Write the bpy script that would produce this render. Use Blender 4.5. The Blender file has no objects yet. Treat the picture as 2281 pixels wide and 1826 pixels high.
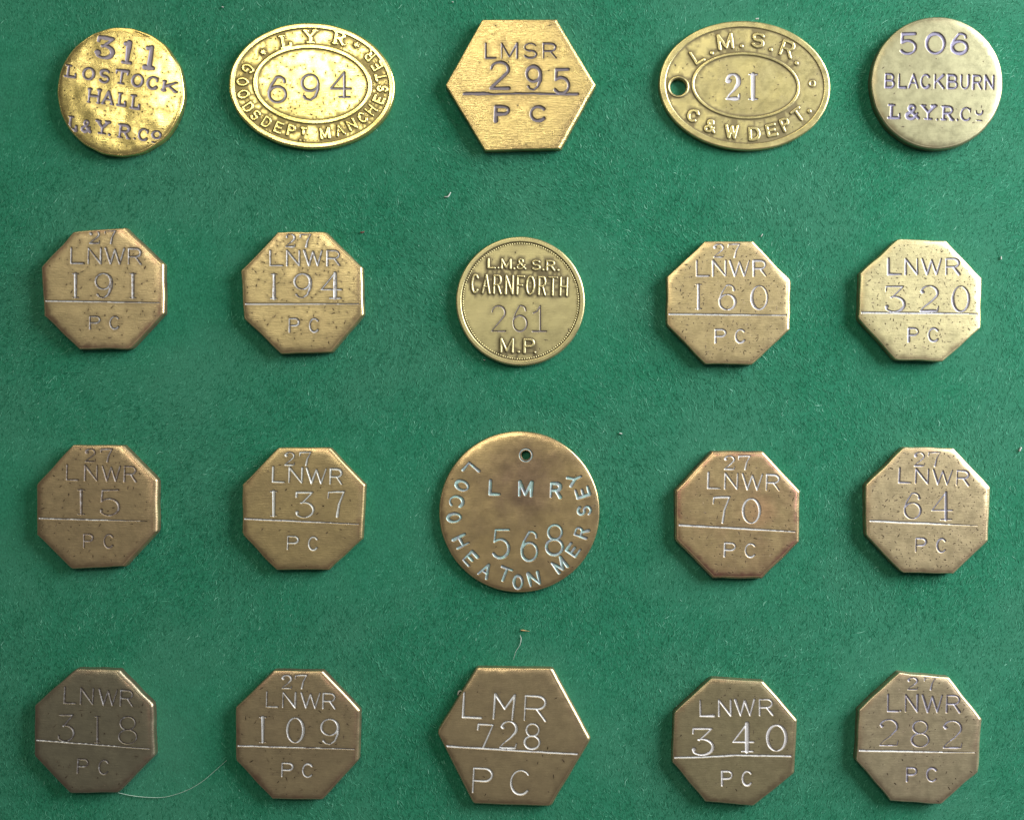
import bpy, math, random
import numpy as np
from mathutils import Vector
from mathutils.geometry import delaunay_2d_cdt

random.seed(7)
RNG = np.random.default_rng(11)
K = 0.000125            # metres per photograph pixel on the board
W, H = 2281, 1826
D = 2500.0              # camera height in the same pixels
SC = bpy.context.scene
COL = SC.collection

# ------------------------------------------------------------------ camera
cam_d = bpy.data.cameras.new('camera')
cam = bpy.data.objects.new('camera', cam_d)
COL.objects.link(cam)
cam_d.sensor_width = 36.0
cam_d.lens = 36.0 * D / W
cam_d.clip_start = 0.01
cam_d.clip_end = 20.0
cam.location = (0, 0, D * K)
SC.camera = cam

# ------------------------------------------------------------------ world and lamps
world = bpy.data.worlds.new('World')
SC.world = world
world.use_nodes = True
bg = world.node_tree.nodes['Background']
bg.inputs[0].default_value = (0.70, 0.68, 0.66, 1)
bg.inputs[1].default_value = 0.115
SC.view_settings.view_transform = 'Standard'
SC.view_settings.look = 'None'
SC.view_settings.exposure = 0.0
SC.view_settings.gamma = 1.0


def area(name, loc, target, sx, sy, power, color, spread=180):
    l = bpy.data.lights.new(name, 'AREA')
    l.shape = 'RECTANGLE'
    l.size, l.size_y = sx, sy
    l.energy = power
    l.color = color
    l.spread = math.radians(spread)
    o = bpy.data.objects.new(name, l)
    COL.objects.link(o)
    o.location = loc
    o.rotation_euler = (Vector(target) - Vector(loc)).to_track_quat('-Z', 'Y').to_euler()
    return o


# the window, up and to the right of the board
area('window_light', (0.62, 0.28, 0.25), (0.0, 0.0, 0.0), 0.42, 0.34, 11.8, (0.97, 0.98, 0.97))
# the warmer glow beyond the top of the board, seen mirrored in the top row
area('warm_light', (-0.17, 0.52, 1.15), (0.0, 0.05, 0.0), 0.58, 0.22, 4.0, (1.0, 0.93, 0.74))
# fill added overhead to brighten the brass faces, standing for a dim ceiling
area('overhead_fill', (0.0, -0.1, 1.5), (0.0, -0.1, 0.0), 1.5, 1.5, 0.80, (1.0, 0.93, 0.84))
# low warm light beyond the top edge that rims the upper bevels
area('far_warm_light', (-0.20, 0.85, 0.62), (0.0, 0.0, 0.0), 0.55, 0.30, 1.8, (1.0, 0.86, 0.56))

# ------------------------------------------------------------------ materials


def new_mat(name):
    m = bpy.data.materials.new(name)
    m.use_nodes = True
    nt = m.node_tree
    b = nt.nodes['Principled BSDF']
    return m, nt, b


def N(nt, typ, **kw):
    n = nt.nodes.new(typ)
    for k, v in kw.items():
        if k in n.inputs.keys() if isinstance(k, str) else False:
            n.inputs[k].default_value = v
        else:
            setattr(n, k, v)
    return n


def noise(nt, vec, scale, detail=3.0, rough=0.55, dist=0.0):
    n = nt.nodes.new('ShaderNodeTexNoise')
    n.inputs['Scale'].default_value = scale
    n.inputs['Detail'].default_value = detail
    n.inputs['Roughness'].default_value = rough
    n.inputs['Distortion'].default_value = dist
    nt.links.new(vec, n.inputs['Vector'])
    return n.outputs['Fac']


def ramp(nt, fac, a, b, lo=0.0, hi=1.0):
    n = nt.nodes.new('ShaderNodeMapRange')
    n.interpolation_type = 'SMOOTHSTEP'
    n.inputs[1].default_value, n.inputs[2].default_value = a, b
    n.inputs[3].default_value, n.inputs[4].default_value = lo, hi
    nt.links.new(fac, n.inputs[0])
    return n.outputs[0]


def math_n(nt, op, a, b):
    n = nt.nodes.new('ShaderNodeMath')
    n.operation = op
    for i, v in enumerate((a, b)):
        if isinstance(v, (int, float)):
            n.inputs[i].default_value = v
        else:
            nt.links.new(v, n.inputs[i])
    return n.outputs[0]


def mixc(nt, fac, a, b):
    n = nt.nodes.new('ShaderNodeMix')
    n.data_type = 'RGBA'
    if isinstance(fac, (int, float)):
        n.inputs[0].default_value = fac
    else:
        nt.links.new(fac, n.inputs[0])
    for i, v in ((6, a), (7, b)):
        if isinstance(v, tuple):
            n.inputs[i].default_value = (*v, 1)
        else:
            nt.links.new(v, n.inputs[i])
    return n.outputs[2]


def attr(nt, name):
    n = nt.nodes.new('ShaderNodeAttribute')
    n.attribute_name = name
    return n.outputs['Fac']


def bump(nt, height, dist, strength=1.0, prev=None):
    n = nt.nodes.new('ShaderNodeBump')
    n.inputs['Strength'].default_value = strength
    n.inputs['Distance'].default_value = dist
    nt.links.new(height, n.inputs['Height'])
    if prev is not None:
        nt.links.new(prev, n.inputs['Normal'])
    return n.outputs['Normal']


def brass(name, seed, stain=None, base=(0.80, 0.60, 0.33), tarn=(0.45, 0.30, 0.19), rough=0.36, tarnish=0.35,
          lumps=0.22, streak=0.0, red=0.0, fine=0.25):
    base = (min(.97, base[0] * .98), min(.95, base[1] * 1.04), base[2] * .93)
    tarn = (tarn[0] * .98, tarn[1] * 1.02, tarn[2] * .92)
    m, nt, b = new_mat(name)
    tc = nt.nodes.new('ShaderNodeTexCoord')
    mp = nt.nodes.new('ShaderNodeMapping')
    mp.inputs['Location'].default_value = (seed * 0.37, seed * 0.19, 0)
    nt.links.new(tc.outputs['Object'], mp.inputs['Vector'])
    v = mp.outputs[0]
    big = noise(nt, v, 1 / (70 * K), 4, 0.6)
    med = noise(nt, v, 1 / (9 * K), 4, 0.65)
    t = ramp(nt, big, 0.35, 0.75, 0.0, tarnish * .8)
    c = mixc(nt, t, base, tarn)
    c = mixc(nt, ramp(nt, med, 0.45, 0.85, 0.0, 0.13), c, tuple(x * 0.78 for x in base))
    if stain:
        sx, sy, sr, scol, amt = stain
        vm = nt.nodes.new('ShaderNodeVectorMath')
        vm.operation = 'DISTANCE'
        nt.links.new(tc.outputs['Object'], vm.inputs[0])
        vm.inputs[1].default_value = (sx * K, sy * K, 14 * K)
        dd = math_n(nt, 'ADD', vm.outputs['Value'], math_n(nt, 'MULTIPLY', noise(nt, v, 1 / (45 * K), 4, .6), sr * 1.1 * K))
        c = mixc(nt, ramp(nt, dd, sr * 1.75 * K, sr * .65 * K, 0, amt), c, scol)
    edge = attr(nt, 'edge')
    ef = math_n(nt, 'MULTIPLY', edge, ramp(nt, noise(nt, v, 1 / (38 * K), 3), 0.35, 0.65, 0.25, 1.0))
    c = mixc(nt, math_n(nt, 'MULTIPLY', ef, 0.45 + 0.5 * red), c, (0.37, 0.20 - 0.11 * red, 0.13))
    dirt = attr(nt, 'dirt')
    c = mixc(nt, math_n(nt, 'MINIMUM', dirt, 0.92), c, (0.07, 0.05, 0.04))
    nt.links.new(c, b.inputs['Base Color'])
    b.inputs['Metallic'].default_value = 0.93
    r = ramp(nt, noise(nt, v, 1 / (22 * K), 5, 0.7), 0.3, 0.7, rough - 0.03, rough + 0.06)
    r = math_n(nt, 'ADD', r, math_n(nt, 'MULTIPLY', dirt, 0.3))
    nt.links.new(r, b.inputs['Roughness'])
    n0 = bump(nt, noise(nt, v, 1 / (75 * K), 1.5, 0.45), lumps * 8 * K)
    # hair scratches in two directions
    mp2 = nt.nodes.new('ShaderNodeMapping')
    mp2.inputs['Rotation'].default_value = (0, 0, math.radians(8 + 31 * (seed % 5)) if not streak else math.radians(3))
    mp2.inputs['Scale'].default_value = (0.06, 1, 1) if streak else (0.12, 1, 1)
    nt.links.new(v, mp2.inputs['Vector'])
    s1 = noise(nt, mp2.outputs[0], 1 / ((1.7 if streak else 2.6) * K), 3, 0.6)
    n1 = bump(nt, s1, (fine + streak) * 0.9 * K, 1.0, n0)
    n2 = bump(nt, noise(nt, v, 1 / (3.5 * K), 3, 0.6), fine * 0.7 * K, 1.0, n1)
    nt.links.new(n2, b.inputs['Normal'])
    return m


def residue(name, seed, col, dark, worn=0.3, metal=0.35, rough=0.5):
    """Grey-white polish caught in the struck characters, worn off in places."""
    col = (col[0], col[1] * .99, col[2] * .91)
    m, nt, b = new_mat(name)
    tc = nt.nodes.new('ShaderNodeTexCoord')
    mp = nt.nodes.new('ShaderNodeMapping')
    mp.inputs['Location'].default_value = (seed * 0.53, seed * 0.11, 0)
    nt.links.new(tc.outputs['Object'], mp.inputs['Vector'])
    v = mp.outputs[0]
    f = ramp(nt, noise(nt, v, 1 / (9 * K), 5, 0.7), 0.62 - worn * 0.45, 0.80 - worn * 0.40, 0.0, 0.9)
    c = mixc(nt, f, col, dark)
    c = mixc(nt, math_n(nt, 'MINIMUM', math_n(nt, 'MULTIPLY', attr(nt, 'dirt'), 1.5), .75), c, (.09, .07, .07))
    nt.links.new(c, b.inputs['Base Color'])
    b.inputs['Metallic'].default_value = metal
    b.inputs['Roughness'].default_value = rough
    nt.links.new(bump(nt, noise(nt, v, 1 / (3 * K), 3), 0.25 * K), b.inputs['Normal'])
    return m


# ------------------------------------------------------------------ stroke glyphs
# each glyph: list of strokes; a stroke is a list of (x, y, w): unit box, y up, w = relative pen width


def arc(cx, cy, rx, ry, a0, a1, w0=1.0, w1=None, n=None, wf=None):
    w1 = w0 if w1 is None else w1
    n = n or max(6, int(abs(a1 - a0) / 15))
    out = []
    for i in range(n + 1):
        t = i / n
        a = math.radians(a0 + (a1 - a0) * t)
        w = wf(math.degrees(a)) if wf else w0 + (w1 - w0) * t
        out.append((cx + rx * math.cos(a), cy + ry * math.sin(a), w))
    return out


def ln(*p, w=1.0):
    return [(x, y, w) for x, y in p]


def vthick(hi=1.35, lo=0.6):
    return lambda a: lo + (hi - lo) * abs(math.cos(math.radians(a)))


def glyph(ch, style):
    sl = style == 'slab'
    eng = style == 'engraved'
    ov = vthick(1.25, 0.55) if eng else (vthick(1.1, 0.8) if sl else None)
    S = []
    ser = lambda x0, x1, y, w=0.75: S.append(ln((x0, y), (x1, y), w=w))
    if ch == 'A':
        S += [ln((0, 0), (.5, 1)), ln((.5, 1), (1, 0)), ln((.2, .36), (.8, .36), w=.8)]
        if sl: ser(-.06, .2, 0); ser(.8, 1.06, 0)
    elif ch == 'B':
        S += [ln((0, 0), (0, 1)), ln((0, 1), (.55, 1)) + arc(.55, .76, .36, .24, 90, -90) + ln((0, .52)),
              ln((.5, .52)) + arc(.58, .26, .42, .26, 90, -90) + ln((0, 0))]
    elif ch == 'C':
        S += [arc(.5, .5, .5, .5, 42, 318, wf=ov)]
        if sl: S += [ln((.9, .68), (.92, .95), w=.7)]
    elif ch == 'D':
        S += [ln((.05, 0), (.05, 1)), ln((.05, 1), (.45, 1)) + arc(.45, .5, .55, .5, 90, -90) + ln((.05, 0))]
    elif ch == 'E':
        S += [ln((1, 1), (0, 1), (0, 0), (1, 0)), ln((0, .5), (.82, .5))]
    elif ch == 'F':
        S += [ln((1, 1), (0, 1), (0, 0)), ln((0, .5), (.75, .5))]
    elif ch == 'G':
        S += [arc(.5, .5, .5, .5, 45, 330), ln((.93, .2), (.98, .46), (.6, .46))]
    elif ch == 'H':
        S += [ln((0, 0), (0, 1)), ln((1, 0), (1, 1)), ln((0, .5), (1, .5))]
        if sl: [ser(a - .14, a + .14, y) for a in (0, 1) for y in (0, 1)]
    elif ch == 'K':
        S += [ln((0, 0), (0, 1)), ln((.95, 1), (0, .38)), ln((.3, .58), (1, 0))]
        if sl: [ser(a - .12, a + .12, y) for a, y in ((0, 0), (0, 1), (.95, 1), (1, 0))]
    elif ch == 'L':
        S += [ln((0, 1), (0, 0), (1, 0))]
        if sl: S[0] = ln((.25, 1), (.25, 0), (1, 0)); ser(0, .5, 1); ser(0, .3, 0); S.append(ln((1, 0), (1, .3), w=.8))
    elif ch == 'M':
        S += [ln((0, 0), (0, 1)), ln((0, 1), (.5, .08)), ln((.5, .08), (1, 1)), ln((1, 1), (1, 0))]
    elif ch == 'm':        # M with a shallow middle
        S += [ln((0, 0), (.03, 1), (.52, .42), (.97, 1), (.9, 0))]
    elif ch == 'N':
        S += [ln((0, 0), (0, 1), (1, 0), (1, 1))]
    elif ch == 'O':
        S += [arc(.5, .5, .5, .5, 0, 360, n=26, wf=ov)]
    elif ch == 'o':
        S += [arc(.5, .5, .5, .5, 170, 370, n=14)]
    elif ch in 'PR':
        x0 = .18 if sl else 0
        S += [ln((x0, 0), (x0, 1)), ln((x0, 1), (.55, 1)) + arc(.58, .74, .38, .26, 90, -90) + ln((x0, .48))]
        if ch == 'R': S += [ln((.55, .48), (1, 0))]
        if sl: ser(0, .4, 0); ser(0, .3, 1)
        if sl and ch == 'R': ser(.85, 1.1, 0)
    elif ch == 'S':
        S += [arc(.5, .745, .44, .255, 25, 270, n=14) + arc(.5, .26, .46, .26, 90, -155, n=14)]
    elif ch == 'T':
        S += [ln((.5, 0), (.5, 1)), ln((0, 1), (1, 1))]
        if sl: ser(.25, .75, 0); S += [ln((0, 1), (0, .76), w=.7), ln((1, 1), (1, .76), w=.7)]
    elif ch == 'U':
        S += [ln((0, 1)) + arc(.5, .38, .5, .38, 180, 360) + ln((1, 1))]
    elif ch == 'W':
        S += [ln((0, 1), (.27, 0), (.5, .92), (.76, 0), (1, 1))]
    elif ch == 'Y':
        S += [ln((0, 1), (.5, .48)), ln((1, 1), (.5, .48)), ln((.5, .48), (.5, 0))]
        if sl: ser(-.1, .25, 1); ser(.75, 1.1, 1); ser(.22, .78, 0)
    elif ch == '&':
        S += [[(1, .05, 1), (.3, .62, 1)] + arc(.45, .8, .23, .2, 200, -10, n=10) +
              [(.5, .55, 1), (.2, .42, .9)] + arc(.38, .22, .34, .22, 140, 320, n=10) + [(.9, .42, .8)]]
    elif ch == '.':
        S += [[(.5, .5, 1), (.52, .5, 1)]]
    elif ch == '*':
        for k in range(6):
            a = math.radians(60 * k + 10)
            S += [[(.5 + .26 * math.cos(a), .5 + .26 * math.sin(a), .75), (.5 + .32 * math.cos(a), .5 + .32 * math.sin(a), .75)]]
        S += [[(.5, .5, 1.9), (.52, .5, 1.9)]]
    elif ch == '1':
        if eng:
            S += [ln((.5, 0), (.5, 1), w=1.35), ln((.02, 1), (.98, 1), w=.5), ln((0, 0), (1, 0), w=.5)]
        elif sl:
            S += [ln((.55, 0), (.55, 1), w=1.1), ln((.12, .93), (.55, .98), w=.9), ln((.08, 0), (1, 0), w=.9)]
        else:
            S += [ln((.55, 0), (.55, 1)), ln((.05, .72), (.3, .78), (.55, 1)), ln((0, 0), (1, 0))]
    elif ch == '2':
        if eng:
            S += [[(.14, .76, 2.0), (.13, .78, 1.0)] + arc(.5, .72, .46, .28, 165, -25, wf=vthick(1.2, .55)) +
                  [(.62, .38, .8), (.22, .17, .6), (.02, .02, .6)], [(.02, 0, .8), (.7, .0, 1.2), (.94, .0, .8), (1, .17, .5)]]
        else:
            S += [arc(.5, .73, .48, .27, 175, -25) + [(.62, .4, 1), (.1, .08, 1), (0, 0, 1), (1, 0, 1)]]
    elif ch == '3':
        if style == 'sans':
            S += [arc(.48, .75, .42, .25, 150, -80) + arc(.48, .26, .5, .26, 80, -150)]
        else:
            w = 1.0 if sl else .95
            S += [[(.02, .82, .7), (.04, 1, .8), (.5, 1, w), (.92, 1, .9), (.66, .8, .8), (.32, .56, .6)],
                  arc(.45, .3, .53, .3, 110, -140, wf=lambda a: .6 + .75 * max(0, math.cos(math.radians(a)))) + [(.06, .2, 1.5)]]
    elif ch == '\u00b3':      # a 3 whose upper left tick is worn off
        S += [[(.12, 1, .7), (.5, 1, 1), (.92, 1, 1.1), (.66, .8, 1.2), (.36, .57, 1.1)],
              arc(.45, .3, .53, .3, 105, -140, wf=lambda a: .8 + .75 * max(0, math.cos(math.radians(a)))) + [(.06, .2, 1.5)]]
    elif ch == '4':
        hv = 1.6 if style == 'engraved' else 1.0
        S += [ln((.68, 1), (.68, 0), w=hv if eng else 1.0), ln((.68, 1), (0, .34), w=.75), ln((0, .34), (1, .34), w=.75),
              ln((.42, 0), (.96, 0), w=.6)]
    elif ch == '5':
        w = .8 if eng else 1
        S += [[(.95, 1, w), (.12, .98, w), (.07, .55, .8)],
              [(.07, .55, .8)] + arc(.46, .32, .52, .33, 125, -145, wf=(lambda a: .65 + .65 * max(0, math.cos(math.radians(a)))) if eng else None) +
              ([(.06, .2, 1.4)] if eng else [])]
    elif ch == '6':
        S += [[(.9, .8, 1.4 if eng else 1)] + arc(.58, .72, .38, .28, 40, 110, w0=.7 if eng else 1) +
              [(.15, .68, .95), (.02, .42, 1.1)] + arc(.5, .31, .48, .31, 180, 510, n=22, wf=ov)]
    elif ch == '7':
        S += [[(.0, .74, .6), (.04, .98, .9), (.5, 1, 1), (.98, 1, .9)], [(.98, 1, .7), (.68, .5, 1.0), (.56, 0, 1.4 if eng else 1)]]
        if style == 'sans': S = [ln((0, .78), (.04, 1), (1, 1), (.4, 0))]
    elif ch == '8':
        S += [arc(.5, .755, .42, .245, 0, 360, n=20, wf=vthick(1.1, .7) if eng else None),
              arc(.5, .26, .5, .26, 0, 360, n=22, wf=vthick(1.2, .6) if eng else None)]
    elif ch == '9':
        S += [arc(.48, .68, .48, .32, 0, 360, n=22, wf=ov), [(.97, .66, 1.2), (.95, .42, 1.2), (.78, .14, .9), (.5, .0, .6),
              (.24, .04, .7), (.12, .14, 1.4 if eng else 1)]]
    elif ch == '0':
        S += [arc(.5, .5, .5, .5, 0, 360, n=26, wf=ov)]
    return S


PART = {'&': 'ampersand', '.': 'stop', '*': 'rosette'}


class Tok:
    """One token: outline and characters measured on the photograph (crop x0, y0, size -> 1726 px)."""

    def __init__(s, crop, height):
        s.x0, s.y0, s.sz = crop
        s.k = s.sz / 1726.0
        s.h = height
        s.g = []         # glyphs: dict(name, segs, sign, mat)
        s.holes = []

    def P(s, x, y):
        return (s.x0 + x * s.k, s.y0 + y * s.k)

    def put(s, ch, cx, cy, w, h, pen, rot=0.0, style='sans', sign=-1, mat='res', depth=2.2):
        k = s.k
        r = pen * k / 2
        w, h = max(w * k - 2 * r, 0.01), max(h * k - 2 * r, 0.01)
        if ch in '.':
            w = h = 0.01
        c, sn = math.cos(math.radians(rot)), math.sin(math.radians(rot))
        X, Y = s.P(cx, cy)
        segs = []
        pa = RNG.uniform(0, 2 * math.pi)
        pk = RNG.uniform(.1, .34) if sign < 0 else .05
        r *= RNG.uniform(.9, 1.06)
        for st in glyph(ch, style):
            pts = []
            fine_st = []
            for (p_, q_) in zip(st[:-1], st[1:]):
                m_ = 3 if math.hypot(q_[0] - p_[0], q_[1] - p_[1]) > .35 else 1
                fine_st += [tuple(p_[e] + (q_[e] - p_[e]) * i_ / m_ for e in range(3)) for i_ in range(m_)]
            fine_st.append(st[-1])
            for (u, v, ww) in fine_st:
                ww *= (1 + pk * ((u - .5) * 1.6 * math.cos(pa) + (v - .5) * 1.6 * math.sin(pa))) * RNG.uniform(.9, 1.08)
                lx, ly = (u - .5) * w, -(v - .5) * h
                pts.append((X + lx * c - ly * sn, Y + lx * sn + ly * c, r * ww))
            segs += list(zip(pts[:-1], pts[1:]))
        nm = PART.get(ch) or ('digit' if ch.isdigit() else 'letter')
        s.g.append(dict(name=nm, segs=segs, sign=sign, mat=mat, depth=depth))

    def row(s, text, xs, y0, y1, pen, slope=0.0, **kw):
        xa = xs[0][0]
        for ch, (a, b) in zip(text, xs):
            m = (a + b) / 2
            d = slope * (m - xa)
            s.put(ch, m, (y0 + y1) / 2 + d, b - a, y1 - y0, pen, rot=math.degrees(slope), **kw)

    def line(s, pts, mat='line', depth=1.8, name='dividing_line', sign=-1):
        q = []
        for (a_, b_) in zip(pts[:-1], pts[1:]):
            for i_ in range(8):
                q.append([a_[e] + (b_[e] - a_[e]) * i_ / 8 for e in range(3)])
        q.append(list(pts[-1]))
        q = [(*s.P(x, y + RNG.normal() * .9), w * s.k / 2 * RNG.uniform(.86, 1.08)) for x, y, w in q]
        s.g.append(dict(name=name, segs=list(zip(q[:-1], q[1:])), sign=sign, mat=mat, depth=depth))

    def ring(s, cx, cy, rx, ry, rot, pen, name='inner_ring', sign=1, depth=1.6, mat='brass'):
        c, sn = math.cos(math.radians(rot)), math.sin(math.radians(rot))
        q = []
        n = 96
        for i in range(n + 1):
            a = 2 * math.pi * i / n
            u, v = rx * math.cos(a), ry * math.sin(a)
            X, Y = s.P(cx + u * c - v * sn, cy + u * sn + v * c)
            q.append((X, Y, pen * s.k / 2))
        s.g.append(dict(name=name, segs=list(zip(q[:-1], q[1:])), sign=sign, mat=mat, depth=depth))

    # outlines -----------------------------------------------------------
    def poly(s, pts, rc=6.0):
        s.kind = 'poly'
        s.pp = np.array([s.P(*p) for p in pts])
        s.rc = rc
        s.c = s.pp.mean(0)
        s.R = np.abs(s.pp - s.c).max()
        s.ni = len(pts)

    def oval(s, cx, cy, rx, ry, rot=0.0):
        s.kind = 'oval'
        s.c = np.array(s.P(cx, cy))
        s.rx, s.ry, s.rot = rx * s.k, ry * s.k, rot
        s.R = max(s.rx, s.ry)

    def bev(s, ang):     # bevel width by the direction the edge faces (image angle, y up)
        return s.b0 + s.b1 * max(0.0, math.cos(ang - s.bdir)) ** 2

    def loop(s, f):
        """outline pulled in by f * bevel width; always the same number of points"""
        if s.kind == 'oval':
            n = 180
            out = []
            c, sn = math.cos(math.radians(s.rot)), math.sin(math.radians(s.rot))
            for i in range(n):
                a = 2 * math.pi * i / n
                u, v = s.rx * math.cos(a), s.ry * math.sin(a)
                nu, nv = math.cos(a) / s.rx, math.sin(a) / s.ry
                l = math.hypot(nu, nv)
                nu, nv = nu / l, nv / l
                nx, ny = nu * c - nv * sn, nu * sn + nv * c
                b = s.bev(math.atan2(-ny, nx)) * f - s.wob[i % n] * (1 if s.wobble else 0)
                out.append((s.c[0] + u * c - v * sn - nx * b, s.c[1] + u * sn + v * c - ny * b, nx, ny))
            return np.array(out)
        n = len(s.pp)
        L = []
        for i in range(n):
            a, b = s.pp[i], s.pp[(i + 1) % n]
            d = (b - a) / np.linalg.norm(b - a)
            nrm = np.array([d[1], -d[0]])
            if np.dot(nrm, (a + b) / 2 - s.c) < 0:
                nrm = -nrm
            off = s.bev(math.atan2(-nrm[1], nrm[0])) * f
            L.append((a - nrm * off, d, nrm, off))
        V = []
        for i in range(n):
            p, d, _, _ = L[i - 1]
            q, e, _, _ = L[i]
            t = np.cross(q - p, e) / np.cross(d, e)
            V.append(p + d * t)
        out = []
        for i in range(n):
            v = V[i]
            n0, n1 = L[i - 1][2], L[i][2]
            d0, d1 = L[i - 1][1], L[i][1]
            r = max(s.rc - (L[i - 1][3] + L[i][3]) / 2, 1.2)
            half = math.acos(max(-1, min(1, float(np.dot(n0, n1))))) / 2
            t = r * math.tan(half)
            cc = v - d0 * t - n0 * r
            a0 = math.atan2(n0[1], n0[0])
            a1 = math.atan2(n1[1], n1[0])
            while a1 - a0 > math.pi: a1 -= 2 * math.pi
            while a1 - a0 < -math.pi: a1 += 2 * math.pi
            m = 6
            for j in range(m + 1):
                a = a0 + (a1 - a0) * j / m
                out.append((cc[0] + r * math.cos(a), cc[1] + r * math.sin(a), math.cos(a), math.sin(a)))
            # straight run to the next corner
            v2 = V[(i + 1) % n]
            n2 = L[(i + 1) % n][2]
            r2 = max(s.rc - (L[i][3] + L[(i + 1) % n][3]) / 2, 1.2)
            half2 = math.acos(max(-1, min(1, float(np.dot(n1, n2))))) / 2
            pa = v + d1 * t
            pb = v2 - d1 * r2 * math.tan(half2)
            m = 14
            for j in range(1, m):
                p = pa + (pb - pa) * j / m
                out.append((p[0], p[1], n1[0], n1[1]))
        out = np.array(out)
        w = s.wob[np.arange(len(out)) % len(s.wob)]
        # worn edges belly out a little between the corners
        out[:, 0] += out[:, 2] * w
        out[:, 1] += out[:, 3] * w
        return out


def smooth_noise(n, k, amp):
    a = RNG.normal(size=n)
    f = np.fft.rfft(a)
    f[k:] = 0
    f[:3] = 0
    b = np.fft.irfft(f, n)
    return b / max(1e-6, np.abs(b).max()) * amp


LEVELS = (1.6, 0.0, -1.1, -2.4)


def contour(F, lev):
    """marching squares; returns points (grid coords) and segments"""
    A = F - lev
    A[np.abs(A) < 1e-4] = 1e-4
    S = A > 0
    ny, nx = A.shape
    hx = S[:, :-1] != S[:, 1:]
    vx = S[:-1, :] != S[1:, :]
    hid = -np.ones(hx.shape, int)
    vid = -np.ones(vx.shape, int)
    jj, ii = np.nonzero(hx)
    t = np.clip(A[jj, ii] / (A[jj, ii] - A[jj, ii + 1]), .06, .94)
    ph = np.stack([ii + t, jj], 1)
    hid[jj, ii] = np.arange(len(jj))
    j2, i2 = np.nonzero(vx)
    t = np.clip(A[j2, i2] / (A[j2, i2] - A[j2 + 1, i2]), .06, .94)
    pv = np.stack([i2, j2 + t], 1)
    vid[j2, i2] = np.arange(len(j2)) + len(jj)
    pts = np.concatenate([ph, pv]) if len(jj) + len(j2) else np.zeros((0, 2))
    e = np.stack([hid[:-1, :], vid[:, 1:], hid[1:, :], vid[:, :-1]], -1)     # bottom,right,top,left of each cell
    cnt = (e >= 0).sum(-1)
    segs = []
    cj, ci = np.nonzero(cnt == 2)
    for q in e[cj, ci]:
        r = q[q >= 0]
        segs.append((int(r[0]), int(r[1])))
    cj, ci = np.nonzero(cnt == 4)
    for q in e[cj, ci]:
        segs.append((int(q[0]), int(q[1])))
        segs.append((int(q[2]), int(q[3])))
    return pts, segs


def mesh_obj(name, verts, faces, norms, mat, parent, attrs=None):
    me = bpy.data.meshes.new(name)
    me.from_pydata([tuple(v) for v in verts], [], faces)
    me.polygons.foreach_set('use_smooth', [True] * len(me.polygons))
    for an, av in (attrs or {}).items():
        a = me.attributes.new(an, 'FLOAT', 'POINT')
        a.data.foreach_set('value', np.asarray(av, np.float32))
    me.materials.append(mat)
    me.update()
    if norms is not None:
        me.normals_split_custom_set_from_vertices([tuple(n) for n in norms])
    o = bpy.data.objects.new(name, me)
    COL.objects.link(o)
    if parent:
        o.parent = parent
    return o


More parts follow.
